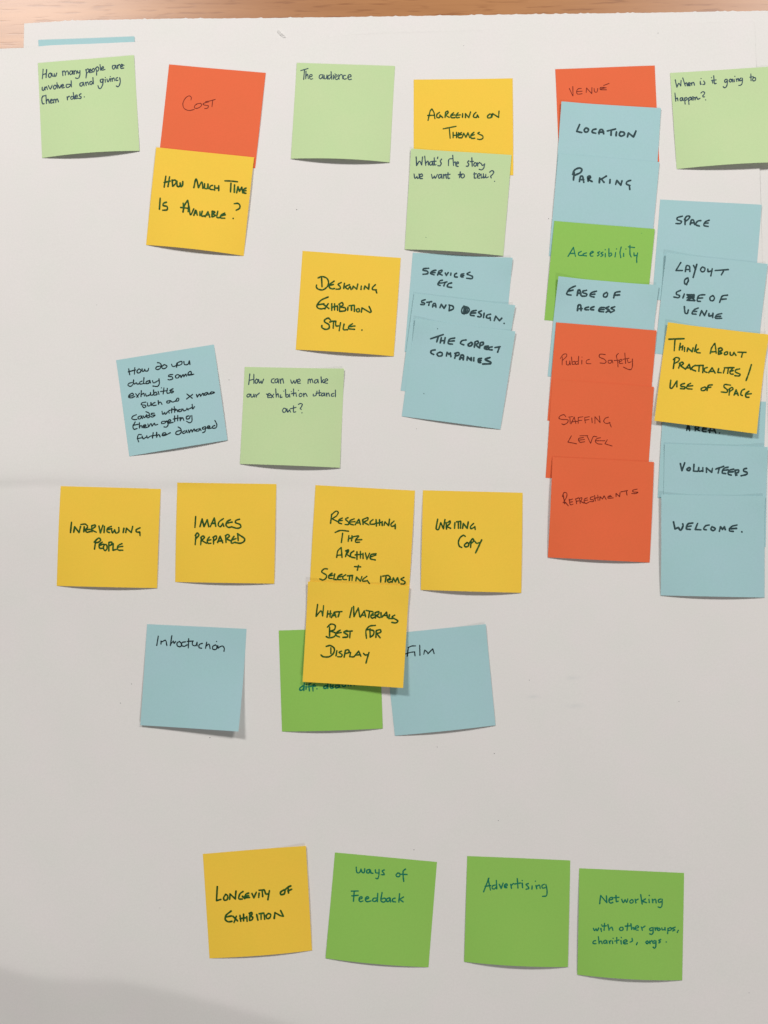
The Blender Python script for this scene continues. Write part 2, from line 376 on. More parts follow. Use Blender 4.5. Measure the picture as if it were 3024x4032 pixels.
note('blue', 'D4', [(137,88),(1520,160),(1410,1530),(28,1450)], "blue sticky note reading SPACE in the far right column", 'grey', 19, """
440,315 370,335 370,365 425,385 410,415 350,415; 475,350 475,430; 465,360 500,315 540,320 520,355 480,385; 545,430 560,370 590,370 605,430; 545,408 600,405; 690,375 645,385 620,430 670,450; 805,370 755,390 730,440 790,455; 735,412 790,408
""")
note('blue', 'D4', [(222,812),(1600,965),(1444,2337),(66,2184)], "blue sticky note reading LAYOUT and SIZE OF VENUE, with a scribbled out letter", 'grey', 19, """
418,945 350,1055; 350,1055 440,1055; 478,1070 495,990 535,1000 540,1070; 480,1042 540,1042; 590,985 620,1040; 635,970 585,1150; 710,1005 685,1040 700,1070 735,1065 745,1025 710,1005; 785,1035 790,1070 830,1060; 845,1030 825,1130; 885,1055 1065,1042; 1000,1060 968,1115;
505,1155 470,1185 470,1230 490,1240 520,1195 515,1155; 495,1250 518,1190;
415,1325 360,1350 360,1380 400,1395 385,1425 320,1415; 465,1375 445,1430; 500,1385 600,1385; 600,1385 500,1460; 500,1460 610,1465; 530,1390 600,1455; 520,1450 600,1400; 500,1425 600,1425; 515,1405 590,1440; 745,1385 665,1395 640,1465 685,1475; 650,1432 715,1428; 855,1395 815,1420 820,1460 855,1465 875,1430 855,1395; 1055,1390 980,1405 945,1490; 965,1447 1035,1442;
465,1545 475,1630 505,1640 520,1590; 655,1565 600,1590 570,1640 625,1650; 580,1612 635,1612; 675,1670 700,1600; 700,1600 740,1670; 740,1670 770,1600; 800,1640 800,1675 845,1665; 855,1635 850,1695; 975,1640 905,1660 890,1705 975,1705; 905,1682 960,1678
""", top=(1.3,0), stack=ST)
note('blue', 'D1', [(252,918),(1512,1030),(1375,2287),(115,2175)], "blue sticky note reading EASE OF ACCESS, between the green note and the orange notes", 'grey', 19, """
465,1040 395,1075 355,1140 410,1155; 370,1107 435,1092; 485,1160 500,1095 520,1090 535,1160; 490,1132 530,1132; 605,1095 560,1105 560,1125 605,1140 600,1165 545,1168; 730,1105 665,1125 650,1165 700,1180; 660,1147 710,1142; 855,1120 820,1145 820,1175 855,1175 870,1140 855,1120; 945,1190 965,1125 1025,1110; 950,1157 1020,1152;
490,1350 500,1285 530,1280 535,1350; 490,1327 550,1325; 630,1305 590,1315 585,1335 630,1340; 700,1300 660,1315 655,1335 695,1340; 830,1310 775,1315 760,1355 820,1365; 765,1337 825,1335; 885,1300 845,1320 890,1340 850,1370; 960,1300 910,1320 955,1345 905,1375; 870,1350 900,1362
""", top=(2.0,.9), stack=ST)
note('orange', 'D2', [(222,125),(1485,228),(1375,1461),(112,1358)], "orange sticky note reading Public Safety, uppermost of the three lower orange notes", 'red', 8, """
300,560 298,660; 275,580 310,530 350,522 355,550 300,605; 350,610 355,655 385,655 395,610; 395,615 402,658; 415,560 425,650; 425,625 455,615 460,645 430,655; 505,550 500,655; 490,615 465,625 470,652 500,645; 545,600 545,650; 548,562; 640,590 605,605 605,640 660,645;
840,530 775,525 765,560 830,590 850,620 830,640 775,635; 920,600 880,605 880,635 910,635 925,600; 925,600 935,635; 1005,515 980,545 995,620 1000,685; 950,605 1020,600; 1010,625 1050,605 1035,590 1015,610 1020,640 1060,640; 1085,510 1095,640; 1060,590 1140,575; 1115,590 1130,630 1165,620; 1180,585 1180,680 1160,718 1120,712 1068,688
""", side=(.3,0), stack=ST)
note('orange', 'D2', [(176,840),(1452,935),(1367,2165),(90,2077)], "orange sticky note reading STAFFING LEVEL, middle of the three lower orange notes", 'red', 8, """
345,1310 320,1285 275,1300 258,1330 300,1345 370,1350 365,1385 320,1410 295,1400; 380,1315 430,1310; 395,1315 400,1395; 410,1400 450,1315; 450,1315 470,1395; 415,1375 500,1367; 500,1320 500,1395; 500,1320 560,1310; 500,1360 545,1355; 580,1320 590,1390; 580,1320 640,1310; 580,1355 635,1345; 670,1325 675,1385; 710,1395 710,1310; 710,1310 775,1385; 775,1385 765,1300; 880,1315 840,1330 820,1370 850,1395 900,1385; 890,1380 915,1440;
415,1550 370,1630; 370,1630 480,1650; 520,1550 620,1548; 565,1572 505,1585 520,1630 580,1625; 510,1605 580,1595; 610,1550 655,1645; 655,1645 690,1560 735,1563; 780,1575 735,1585 715,1620 745,1650 800,1655; 725,1612 835,1612; 865,1600 835,1650; 835,1650 925,1678
""", stack=ST)
note('orange', 'D3', [(178,62),(1452,125),(1398,1388),(118,1322)], "orange sticky note reading REFRESHMENTS, at the foot of the tall column", 'red', 9, """
310,530 330,650; 300,560 320,510 355,515 355,560 320,625; 310,635 335,630 375,675; 430,590 385,605; 385,590 400,660 435,655; 392,630 430,624; 470,590 480,650; 465,590 505,575; 475,620 505,612; 515,580 525,645; 515,580 545,575 540,605 522,615; 522,615 570,640; 615,575 580,590 575,630 600,645 635,628; 580,610 620,602; 690,560 655,570 655,595 690,600 690,620 645,622; 705,545 715,615; 745,540 750,608; 700,585 760,565; 770,605 775,560; 775,560 805,590; 805,590 825,548; 825,548 850,595; 905,545 875,560 875,580 940,575; 875,564 920,557; 975,560 975,520; 975,520 1020,560; 1020,560 1025,510; 1035,500 1120,483; 1105,490 1112,540; 1240,465 1185,480 1190,500 1250,505 1225,520 1170,520
""", lift=(.3,1.6,0), side=(1.4,.4), stack=ST)
note('blue', 'P', [(2613,1565),(3016.5,1581.9),(3000,1976),(2589.4,1960)], "blue sticky note reading AREA, mostly covered by the yellow practicalities note", 'grey', 5.6, """
2704,1694.5 2708,1676.2 2712.5,1677.5 2715.2,1695.8; 2704,1688.6 2715,1688.6; 2737.6,1695.8 2739,1680.3 2749,1677.5 2750.2,1686 2740.5,1688.6; 2740.5,1688.6 2753,1695.8; 2781,1681.7 2768.4,1684.5 2767,1698.5 2779.6,1700; 2767,1690 2781,1688.8; 2793.6,1704 2799.2,1683 2809,1686 2818.7,1705.5; 2789.4,1694.3 2816,1697.2; 2832.5,1705.5 2833.5,1706
""", side=(.45,0))
note('yellow', 'D5', [(250,138),(1672,312),(1501,1710),(60,1525)], "yellow sticky note reading THINK ABOUT PRACTICALITIES / USE OF SPACE, far right column", 'dkgreen', 19, """
262,378 478,370; 350,380 338,540; 425,435 410,530; 410,497 440,487 462,470; 460,470 450,530; 485,492 482,550; 520,550 530,500; 530,500 590,555; 590,555 605,500; 650,455 625,550; 680,515 640,537; 640,537 660,565 705,570;
845,580 865,500 910,435; 910,435 920,490 930,575; 850,557 925,552; 965,510 960,585; 960,510 1000,500 1015,530 970,550; 970,550 1010,575 960,590; 1075,555 1045,570 1050,595 1085,590 1090,560 1075,555; 1125,560 1130,600 1162,600 1178,562; 1178,562 1208,606; 1235,560 1350,563; 1300,575 1285,630;
345,660 325,790; 325,665 365,635 410,650 395,690 340,720; 425,710 400,785; 410,720 450,700 465,725 425,750; 425,750 490,795; 495,800 550,730; 550,730 570,805; 510,782 565,782; 640,745 600,765 585,800 640,825; 625,750 750,745; 690,760 685,830; 745,752 740,850; 805,775 765,790 765,830 800,845; 822,850 872,780; 872,780 915,855; 840,830 905,832; 965,790 950,845; 950,845 1000,850; 1045,800 1030,855; 1045,780 1180,778; 1100,790 1090,860; 1160,790 1125,830 1130,865 1170,870; 1130,828 1170,818; 1260,795 1205,810 1200,840 1265,870 1250,895 1190,890; 1425,735 1390,850 1350,960;
290,955 280,1060 310,1065 370,975; 378,965 375,1050; 485,1000 435,1015 435,1040 490,1050 480,1075 425,1072; 570,998 530,1022 515,1070 590,1080; 525,1040 600,1032; 770,1050 720,1070 725,1100 770,1095 785,1060 770,1050; 875,1020 820,1030 800,1100; 785,1067 855,1052; 1130,1025 1050,1015 1040,1050 1085,1090 1080,1125 1000,1120; 1120,1080 1110,1165; 1105,1085 1150,1055 1165,1080 1120,1115; 1180,1165 1210,1090; 1210,1090 1240,1170; 1185,1147 1235,1142; 1330,1080 1290,1100 1275,1160 1300,1170; 1390,1110 1345,1145 1350,1190 1390,1195; 1350,1152 1425,1145
""", lift=(2.0,2.6,2.8), top=(1.4,.6), stack=ST)
note('blue', 'D6', [(180,148),(1462,190),(1437,1432),(160,1395)], "blue sticky note reading VOLUNTEERS, its top right corner curled", 'grey', 18, """
375,395 395,485; 395,485 430,385; 485,445 455,465 465,480 490,480 500,455 485,445; 545,405 540,490; 540,490 590,492; 605,445 605,490 650,485; 655,445 655,495; 700,505 700,450; 700,450 765,505; 765,505 775,455; 815,465 915,430; 860,450 845,515; 970,440 920,455 895,510 940,520; 905,482 970,472; 1040,465 985,480 970,525 1010,540; 975,502 1035,497; 1065,545 1055,480; 1055,480 1100,475 1095,505 1060,515; 1060,515 1080,540; 1200,455 1165,465 1165,490 1205,505 1200,530 1130,548
""", top=(.3,1.3), stack=ST)
note('blue', 'D6', [(138,780),(1428,800),(1422,2062),(130,2035)], "blue sticky note reading WELCOME, lowest in the far right column", 'grey', 19, """
290,1120 310,1210; 310,1210 350,1190; 350,1190 380,1225 410,1170 405,1145; 530,1135 470,1148 450,1205 500,1215; 450,1182 510,1172; 590,1140 560,1215; 560,1215 630,1220; 735,1160 690,1170 665,1210 700,1220; 770,1180 755,1210 785,1230 810,1205 770,1180; 860,1240 875,1180; 875,1180 900,1215; 900,1215 925,1180; 925,1180 935,1220; 1080,1160 1010,1180 985,1230 1035,1240; 985,1207 1075,1202; 1140,1245
""", lift=(.3,1.5,.2), side=(1.4,.2), top=(1.1,1.0), stack=ST)
note('blue', 'D7', [(217,115),(1522,182),(1405,1480),(110,1410)], "blue sticky note reading SERVICES ETC, uppermost of three overlapping blue notes", 'grey', 18, """
425,320 360,325 350,345 410,360 410,390 350,398; 520,345 475,355 450,385 495,405; 455,372 510,377; 540,410 560,355; 560,355 600,345 590,370 550,385; 550,385 600,410; 640,380 655,415; 655,415 680,375; 715,382 712,410; 790,385 765,400 765,430 800,435; 885,390 850,400 845,430 875,435; 845,414 885,414; 965,370 925,395 995,425 990,455 920,450;
605,475 570,485 545,530 575,545; 555,512 600,512; 610,510 665,497; 640,505 622,550; 725,510 680,525 670,560 725,570
""", top=(0,1.3))
note('blue', 'D7', [(236,645),(1555,802),(1360,2070),(58,1917)], "blue sticky note reading STAND DESIGN with an inked over D, between two blue notes", 'grey', 18, """
380,730 335,745 335,765 370,775 365,795 320,792; 400,765 465,755; 435,760 425,805; 475,825 485,785 510,780 520,828; 475,810 520,810; 570,835 590,790; 590,790 625,845; 625,845 650,800; 700,800 690,870; 690,800 740,815 745,850 690,875;
885,812 855,860 862,905 890,918; 892,815 880,912; 888,818 935,830 955,868 930,902 880,914; 898,835 918,898; 922,838 938,888; 905,825 900,905; 1045,870 985,885 970,930 1020,940; 975,907 1040,902; 1115,875 1075,895 1110,925 1100,955 1065,950; 1150,905 1140,965; 1235,920 1190,930 1180,965 1230,975; 1225,960 1232,1000; 1280,1005 1300,945; 1300,945 1350,1005; 1350,1005 1380,970; 1410,1040
""", top=(0,.8), side=(.2,0), stack=ST)
note('blue', 'D8', [(252,75),(1558,248),(1360,1528),(72,1357)], "blue sticky note reading THE CORRECT COMPANIES, lowest of three overlapping blue notes", 'grey', 20, """
450,345 615,290; 550,315 530,385; 590,330 575,400; 640,330 625,405; 580,372 635,367; 765,335 700,350 680,405 735,415; 690,377 760,372; 915,360 860,370 840,405 885,425; 980,390 940,420 950,440 980,435 995,405 980,390; 1020,455 1030,385; 1030,385 1065,375 1070,405 1030,420; 1040,425 1080,460; 1090,465 1100,400 1135,390 1135,420 1100,435; 1205,440 1160,445 1155,475 1190,485; 1160,462 1200,460; 1255,450 1215,460 1210,485 1255,490; 1290,460 1360,448; 1345,465 1325,520;
510,490 460,500 455,530 490,550; 570,520 535,540 550,570 595,565 600,530 570,520; 655,570 665,520; 665,520 690,550; 690,550 710,530; 710,530 715,580; 765,600 780,530; 765,535 815,525 820,555 775,570; 830,615 850,560 880,565 875,620; 830,597 880,592; 925,625 930,580; 930,580 980,630; 980,630 980,590; 1015,592 1012,635; 1115,600 1075,610 1075,650 1105,655; 1075,632 1110,627; 1225,590 1160,615 1235,650 1230,670 1130,675; *540,215; *362,1062
""", lift=(0,.9,.2), side=(0,.7), top=(1.5,.7), stack=ST)
note('yellow', 'E1', [(185,100),(1580,200),(1480,1598),(88,1503)], "yellow sticky note reading DESIGNING EXHIBITION STYLE, left of the three overlapping blue notes", 'dkgreen', 19, """
455,480 462,610; 405,485 460,465 530,490 555,550 535,610 470,655 400,640 380,610 385,585; 635,530 580,570 565,615 600,640 640,635; 570,592 625,577; 735,550 690,575 720,610 715,640 660,645; 780,560 770,635; 855,580 805,600 800,625 830,645; 830,645 860,605; 860,605 875,650; 895,640 905,600; 905,600 955,645; 955,645 970,570; 1020,600 1015,650; 1060,645 1070,600; 1070,600 1125,645; 1125,645 1130,570; 1220,580 1180,620 1180,650 1235,655; 1225,655 1240,700;
550,755 450,800 390,870 400,910 450,925 500,915; 400,867 490,852; 480,860 560,920; 550,850 500,925; 600,850 600,945; 640,850 640,940; 600,902 665,885; 682,880 682,945; 715,870 710,950; 700,860 745,835 760,870 715,900; 715,900 790,910 790,950 710,960; 830,900 825,945; 845,880 920,872; 880,885 880,945; 922,880 920,960; 975,920 950,935 960,965 990,960 990,925 975,920; 1020,970 1030,910; 1030,910 1140,975; 1140,975 1160,960 1130,890;
580,1080 550,1055 500,1080 500,1110 560,1150 560,1200 510,1215 460,1190 460,1160; 570,1112 600,1100 660,1100; 625,1110 620,1200; 655,1105 660,1165 700,1165; 725,1120 705,1235; 775,1140 765,1215 825,1220; 895,1135 845,1170 840,1205 925,1215; 850,1177 930,1167; 1028,1225; 
""", lift=(0,1.6,.1), side=(0,.4))
note('blue', 'E2', [(90,293),(1368,88),(1545,1337),(262,1548)], "tilted blue sticky note filled with seven lines of black writing about displaying exhibits", 'black', 15, """
255,405 268,485; 335,390 330,475; 248,445 345,420; 390,405 365,430 370,458 400,455 415,425 390,405; 430,405 435,440 460,430 465,410; 465,410 475,435 505,430 515,400; 665,370 620,380 608,405 635,415 665,400 680,360 660,330 630,325; 720,350 690,375 695,400 730,400 755,370 720,350; 815,345 830,375 870,365 885,330; 890,330 880,385; 930,310 890,330 900,360 945,345 950,310 930,310; 975,310 985,350 1030,345 1045,305; 1048,300 1055,350;
300,585 260,595 245,620 280,635 310,610; 320,550 315,595 330,600; 330,605 355,588 365,605 400,598; 430,565 400,580 405,605 440,600; 455,520 450,595 470,600; 520,560 485,575 485,600 520,590 530,555; 530,555 540,590; 565,560 580,590 640,560; 650,535 655,600 630,635 570,630;
830,480 785,485 775,505 820,510 830,535 790,550 768,545; 890,480 865,500 875,525 905,520 915,490 890,480; 930,490 940,520; 940,520 965,480 975,510; 975,510 1000,475 1010,500; 1025,485 1070,475 1065,440 1035,455 1035,490 1105,475;
260,765 315,750 305,725 265,745 255,775 290,785 335,765; 345,730 380,775; 395,725 360,778; 420,690 415,770; 415,750 450,725 460,760; 475,730 485,760 510,755; 580,680 580,745; 530,745 510,755; 540,715 545,750 575,745; 580,730 610,710 625,740 590,750; 640,700 650,740; 683,655; 715,655 705,735; 670,702 760,690; 760,660 755,722 790,720; 835,665 790,690 840,700 820,720 800,710;
480,840 430,850 420,875 465,880 480,895 455,915 435,895; 500,850 505,890 540,880 545,845; 545,845 555,885; 600,845 570,860 575,885 615,880; 640,820 645,870; 645,855 670,840 690,870; 790,820 755,830 755,850 785,850 800,820; 800,820 830,840 870,820 890,790 910,795 900,825 860,830; 1015,735 1085,790; 1090,740 1010,800; 1140,740 1150,775; 1150,775 1180,735 1195,765; 1195,765 1225,725 1235,755; 1270,715 1245,730 1250,750 1275,740 1285,715; 1285,715 1300,740 1330,712; 1330,710 1325,735 1375,715 1340,705;
355,1005 310,1025 295,1055 330,1070 360,1065; 410,1020 380,1035 380,1060 410,1055 425,1020; 425,1020 435,1055; 445,1020 460,1045 490,1005; 520,1010 490,1030 500,1045 530,1030 520,985 480,965; 590,985 550,990 560,1010 600,1010 570,1035 545,1030; 690,960 700,1000 725,975; 725,975 735,1000 765,965; 775,960 785,985; 820,920 815,980; 780,950 870,930; 850,900 855,975; 855,955 885,940 895,965; 930,935 905,945 915,965 945,955 950,930; 965,930 975,955 1010,940 1015,920; 1015,920 1030,945; 1085,870 1090,930 1115,900; 1030,935 1080,912;
340,1100 310,1160 325,1195 365,1185; 310,1145 380,1130; 395,1110 395,1180; 395,1165 420,1145 430,1175; 440,1165 480,1150 470,1135 445,1150 450,1175 500,1170; 505,1125 515,1165; 515,1165 545,1120 560,1155; 560,1155 590,1115 600,1140 635,1130; 730,1090 690,1095 685,1120 725,1115 745,1090; 750,1085 770,1130 750,1165 715,1165; 765,1105 805,1090 795,1070 770,1085 775,1115 835,1105; 855,1020 855,1095; 895,1015 895,1085; 835,1062 940,1042; 925,1045 930,1085; 930,1070 960,1045 975,1080; 1040,1020 1010,1030 1010,1060 1045,1055 1060,1020; 1080,1015 1080,1090 1050,1110 1010,1090;
420,1265 385,1265 370,1310 385,1360; 365,1320 430,1305; 430,1285 445,1320 480,1300; 490,1280 500,1310 530,1290; 575,1240 565,1310; 540,1285 620,1270; 620,1235 620,1300; 620,1285 650,1265 665,1295; 690,1275 740,1260 730,1240 700,1250 700,1280 740,1270 800,1240; 935,1210 880,1225 870,1255 905,1265 940,1235 935,1190 900,1165; 990,1215 960,1230 965,1250 995,1240 1010,1210; 1010,1210 1020,1240; 1035,1205 1045,1240; 1045,1240 1070,1200 1085,1230; 1085,1230 1110,1190 1120,1220; 1165,1190 1135,1205 1140,1220 1170,1215 1185,1185; 1185,1185 1200,1210; 1255,1160 1220,1175 1225,1195 1260,1185; 1262,1165 1250,1225 1220,1240; 1275,1180 1315,1165 1305,1150 1285,1160 1290,1185 1335,1180; 1380,1145 1350,1160 1350,1180 1395,1175 1405,1130 1380,1080
""", lift=(0,1.1,.4), side=(0,1.1))
note('mint', 'E3', [(150,120),(1503,143),(1446,1492),(85,1440)], "pale green sticky note reading How can we make our exhibition stand out", 'navy', 14, """
220,215 205,360; 275,220 275,345; 210,305 275,287; 310,285 292,310 300,340 322,335 330,300 310,285; 340,290 352,340 375,310; 375,310 385,345 408,285; 550,280 520,290 515,330 550,338; 595,280 565,295 565,330 590,330 605,285; 605,285 612,340; 630,285 640,345; 638,305 665,280 680,340; 775,295 795,345 820,305; 820,305 835,345 860,290; 868,325 905,310 895,285 870,300 870,340 910,342; 1015,290 1012,345; 1015,305 1035,285 1045,335; 1045,300 1065,285 1080,335; 1130,290 1105,305 1105,340 1135,330 1145,290; 1145,290 1155,338; 1190,255 1195,335; 1230,290 1195,315; 1195,315 1230,335; 1240,320 1280,300 1265,280 1245,295 1240,335 1278,342;
200,490 180,510 190,530 215,520 220,492 200,490; 235,490 240,530 270,520 275,490; 275,490 285,530; 300,495 310,530; 310,510 350,475; 445,490 475,495; 465,515 500,505 490,480 465,495 465,535 500,535; 505,495 540,535; 545,490 510,540; 572,420 580,530; 580,510 605,485 612,530; 640,500 635,535 660,530; 682,450; 705,425 710,525; 710,505 740,495 745,525 715,532; 760,490 765,530; 785,455; 815,420 815,515; 785,485 850,475; 850,490 855,520; 882,440; 905,480 890,505 905,525 930,510 925,485 905,480; 950,480 955,525; 955,500 980,480 1000,520; 1085,490 1085,515 1120,505 1135,450; 1165,435 1165,510 1180,510; 1120,480 1190,470; 1220,475 1195,490 1200,515 1225,505 1235,475; 1235,475 1242,515; 1260,475 1268,520; 1266,495 1290,475 1305,520; 1365,480 1335,490 1335,520 1365,515; 1385,435 1385,525;
685,680 665,710 680,738 710,725 710,690 685,680; 725,690 735,735 760,705; 760,705 775,735; 815,650 815,735 845,730; 770,690 850,670; 880,630 910,618 935,630 920,665 905,685 920,698; 930,745
""", lift=(.2,2.3,.5), top=(0,1.2))
note('yellow', 'E4', [(135,117),(1497,155),(1447,1505),(80,1475)], "yellow sticky note reading INTERVIEWING PEOPLE, leftmost of the four yellow notes in a row", 'dkgreen', 19, """
282,610 268,750; 312,745 325,670; 325,670 385,750; 385,750 405,665; 410,640 470,635 500,660; 455,670 450,740; 500,680 475,710 490,745 540,735; 480,712 530,705; 560,740 555,660; 555,660 600,645 605,670 545,710; 545,710 620,745; 655,660 675,755; 675,755 710,650; 730,665 725,750; 825,665 775,690 765,735 800,750; 775,707 830,697; 825,700 840,755 870,710; 870,710 885,755 925,740 925,680; 995,690 985,750; 1020,750 1030,690; 1030,690 1095,750; 1095,750 1115,665; 1215,685 1165,710 1165,740 1210,745; 1210,740 1215,790;
610,870 595,975; 590,880 650,825 680,850 650,880 610,890; 700,880 660,915 665,960 710,965; 665,922 715,907; 735,910 715,950 735,995 765,970 760,920 735,910; 790,885 790,1000; 790,885 830,880 830,910 795,930; 850,900 845,990; 845,990 890,980; 970,900 915,930 915,985 980,990; 915,947 980,937
""", lift=(0,1.6,.2), side=(0,.7))
note('yellow', 'E5', [(130,70),(1480,90),(1452,1445),(103,1422)], "yellow sticky note reading IMAGES PREPARED, second from the left in the yellow row", 'dkgreen', 19, """
382,530 372,680; 440,670 470,565; 470,565 495,670; 495,670 540,575; 540,575 560,670; 580,670 635,550; 635,550 655,665; 595,627 650,622; 760,560 700,605 690,650 720,670 750,625; 750,625 765,665; 855,575 810,600 795,650 830,680 875,670; 800,622 880,607; 980,568 930,585 925,615 985,640 995,675 950,692 880,675;
385,790 375,915; 375,790 405,755 425,785 380,840; 460,810 450,915; 450,820 480,795 500,820 460,855; 460,855 530,895; 570,810 540,850 550,895 590,895; 545,857 590,847; 625,810 625,905; 615,815 660,795 665,830 630,860; 680,885 715,800; 715,800 750,890; 690,867 745,862; 790,790 795,885; 785,795 820,775 840,800 800,835; 800,835 860,865; 905,800 870,850 870,895 920,880; 870,852 930,832; 955,770 960,860; 950,765 1045,830 1040,870 990,895 920,885
""", lift=(0,1.3,.2), side=(.2,.7))
note('yellow', 'E6', [(173,100),(1473,172),(1398,1475),(98,1400)], "yellow sticky note reading RESEARCHING THE ARCHIVE + SELECTING ITEMS", 'dkgreen', 17, """
385,480 370,600; 380,490 440,440 470,455 450,500 390,540; 390,540 470,580; 525,530 480,555 475,590 515,605; 480,567 525,562; 600,525 565,545 610,590 600,615 560,615; 680,540 625,565 625,605 670,620; 630,582 690,577; 690,620 740,545; 740,545 760,615; 700,597 755,592; 790,550 795,615; 790,550 855,525 855,555 800,585; 800,585 870,620; 925,550 890,580 890,610 945,610; 965,550 970,635; 1010,550 1010,625; 950,602 1040,587; 1045,575 1045,630; 1070,625 1080,580; 1080,580 1130,630; 1130,630 1140,545; 1200,570 1160,610 1170,640 1215,625; 1215,610 1215,670;
430,718 500,692 605,702; 528,728 512,850; 610,760 600,835; 650,760 645,830; 605,797 660,790; 660,775 740,765 700,810 700,845 750,845; 700,817 780,812;
450,1045 465,960 510,915; 510,915 520,1045; 455,1017 520,1012; 585,960 565,1035; 565,960 605,945 600,975 575,1000; 575,1000 625,1035; 675,960 635,990 635,1035 690,1050; 715,970 715,1070; 760,965 760,1055; 690,1012 790,1002; 795,990 795,1060; 825,985 845,1070; 845,1070 880,990; 965,995 900,1010 890,1060 955,1078; 900,1037 965,1012;
682,1165 765,1168; 735,1148 720,1212;
330,1195 285,1195 255,1235 315,1275 310,1315 270,1340 230,1325; 390,1250 350,1280 350,1315 390,1320; 350,1287 400,1277; 425,1260 410,1330; 410,1330 450,1335; 520,1265 475,1285 465,1330 510,1335; 470,1302 530,1292; 570,1270 535,1295 535,1330 580,1335; 590,1285 660,1280; 620,1290 615,1345; 655,1295 650,1345; 700,1350 710,1300; 710,1300 760,1355; 760,1355 780,1295; 845,1290 795,1330 790,1355 850,1350; 850,1345 880,1390;
1028,1290 1025,1365; 1050,1290 1120,1280 1150,1300; 1095,1300 1085,1365; 1150,1310 1115,1340 1130,1370 1165,1360; 1120,1340 1160,1330; 1175,1370 1190,1310; 1190,1310 1215,1365; 1215,1365 1245,1310; 1245,1310 1265,1375; 1330,1305 1290,1330 1340,1360 1335,1390 1290,1390
""", side=(.3,1.0))
note('yellow', 'E7', [(117,167),(1420,200),(1402,1507),(88,1468)], "yellow sticky note reading WRITING COPY, rightmost of the yellow row", 'dkgreen', 18, """
310,545 290,670 320,680 350,590; 350,590 385,670; 385,670 405,550; 420,590 425,675; 440,590 470,570 470,600 425,640; 425,640 480,665; 535,590 530,665; 555,580 610,572; 580,585 580,665; 612,580 607,665; 635,665 645,600; 645,600 695,665; 695,665 710,580; 780,600 740,640 745,670 790,650; 795,640 800,680;
670,770 645,755 600,790 580,850 595,900 625,915; 695,850 660,880 670,905 705,900 715,865 695,850; 745,830 740,915; 730,850 765,800 780,830 740,865; 790,830 820,860 855,850; 885,815 850,890 805,985
""", lift=(.2,2.1,.2), side=(1.0,.6))
note('green', 'F1', [(52,660),(1226,622),(1265,1802),(90,1838)], "bright green sticky note, its upper right part hidden behind the yellow display note", 'teal', 14, """
335,1305 300,1330 300,1355 330,1350 350,1310; 350,1268 345,1360; 372,1310 370,1345; 378,1290; 430,1270 405,1290 410,1365; 390,1317 440,1310; 470,1290 450,1300 452,1365; 440,1312 485,1307; 498,1340; 610,1300 580,1315 580,1335 610,1330 625,1300; 625,1250 625,1335; 655,1290 655,1330; 690,1300 670,1310 690,1325 665,1335; 750,1295 715,1305 720,1330 750,1320 760,1295; 760,1295 765,1325; 790,1260 795,1310 825,1310 835,1285; 860,1280 865,1305; 890,1260 893,1305; 935,1302
""", lift=(0,1.5,.2))
note('blue', 'F2', [(38,250),(1315,120),(1438,1390),(175,1522)], "blue sticky note reading Film, tucked behind the yellow display note", 'black', 14, """
345,410 330,525; 340,415 385,395 435,393; 305,495 370,475 425,467; 422,467 428,518; 487,385 490,512; 537,498 550,445; 550,445 580,470 590,492; 590,492 650,430; 650,430 668,490
""", lift=(.1,1.4,.4), side=(0,.6), top=(0,.9))
note('yellow', 'F1', [(393,88),(1575,140),(1503,1330),(330,1258)], "yellow sticky note reading WHAT MATERIALS BEST FOR DISPLAY, its lower edge lifted", 'dkgreen', 16, """
505,355 487,495; 487,495 545,430 565,490; 565,490 575,370; 625,430 615,505; 655,430 650,500; 620,467 665,462; 665,510 700,445; 700,445 720,505; 675,485 715,483; 710,443 790,438; 760,450 745,500;
880,508 905,395; 925,378 930,498; 930,498 980,395; 980,395 998,500; 1005,505 1050,430; 1050,430 1065,500; 1020,482 1065,480; 1070,425 1150,440; 1110,445 1100,510; 1155,455 1125,490 1140,515 1170,505; 1130,485 1160,478; 1175,450 1180,515; 1180,450 1220,440 1215,470 1185,485; 1185,485 1230,510; 1245,450 1245,505; 1255,505 1310,445; 1310,445 1320,510; 1265,487 1320,482; 1345,475 1335,520; 1335,520 1380,520; 1405,480 1375,505 1440,545 1420,570 1370,565;
645,620 645,725; 620,620 660,585 710,600 700,650 650,665; 650,665 715,690 700,730 640,745 605,730; 770,655 730,680 720,715 760,735; 730,692 780,682; 850,660 810,680 855,710 850,735 800,740; 830,670 910,665; 885,675 880,745; 1180,600 1110,610 1070,660 1075,750; 1085,652 1120,640; 1115,650 1120,735; 1115,650 1160,665 1155,710 1120,738; 1190,660 1185,740; 1190,660 1235,650 1240,680 1195,695; 1195,695 1235,745;
660,860 660,930; 605,845 655,835 700,870 690,925 640,965 570,965 545,945; 730,895 720,955; 785,900 755,915 790,940 780,965 740,965; 830,890 815,970; 830,890 865,885 870,915 825,930; 890,915 880,965; 880,965 920,968; 930,965 985,900; 985,900 1010,960; 945,947 1005,942; 1040,925 1060,945 1090,940; 1105,915 1085,980 1070,1040
""", lift=(2.4,3.4,5.6), side=(.2,.5), top=(1.1,.9), stack=(1.2,.3))
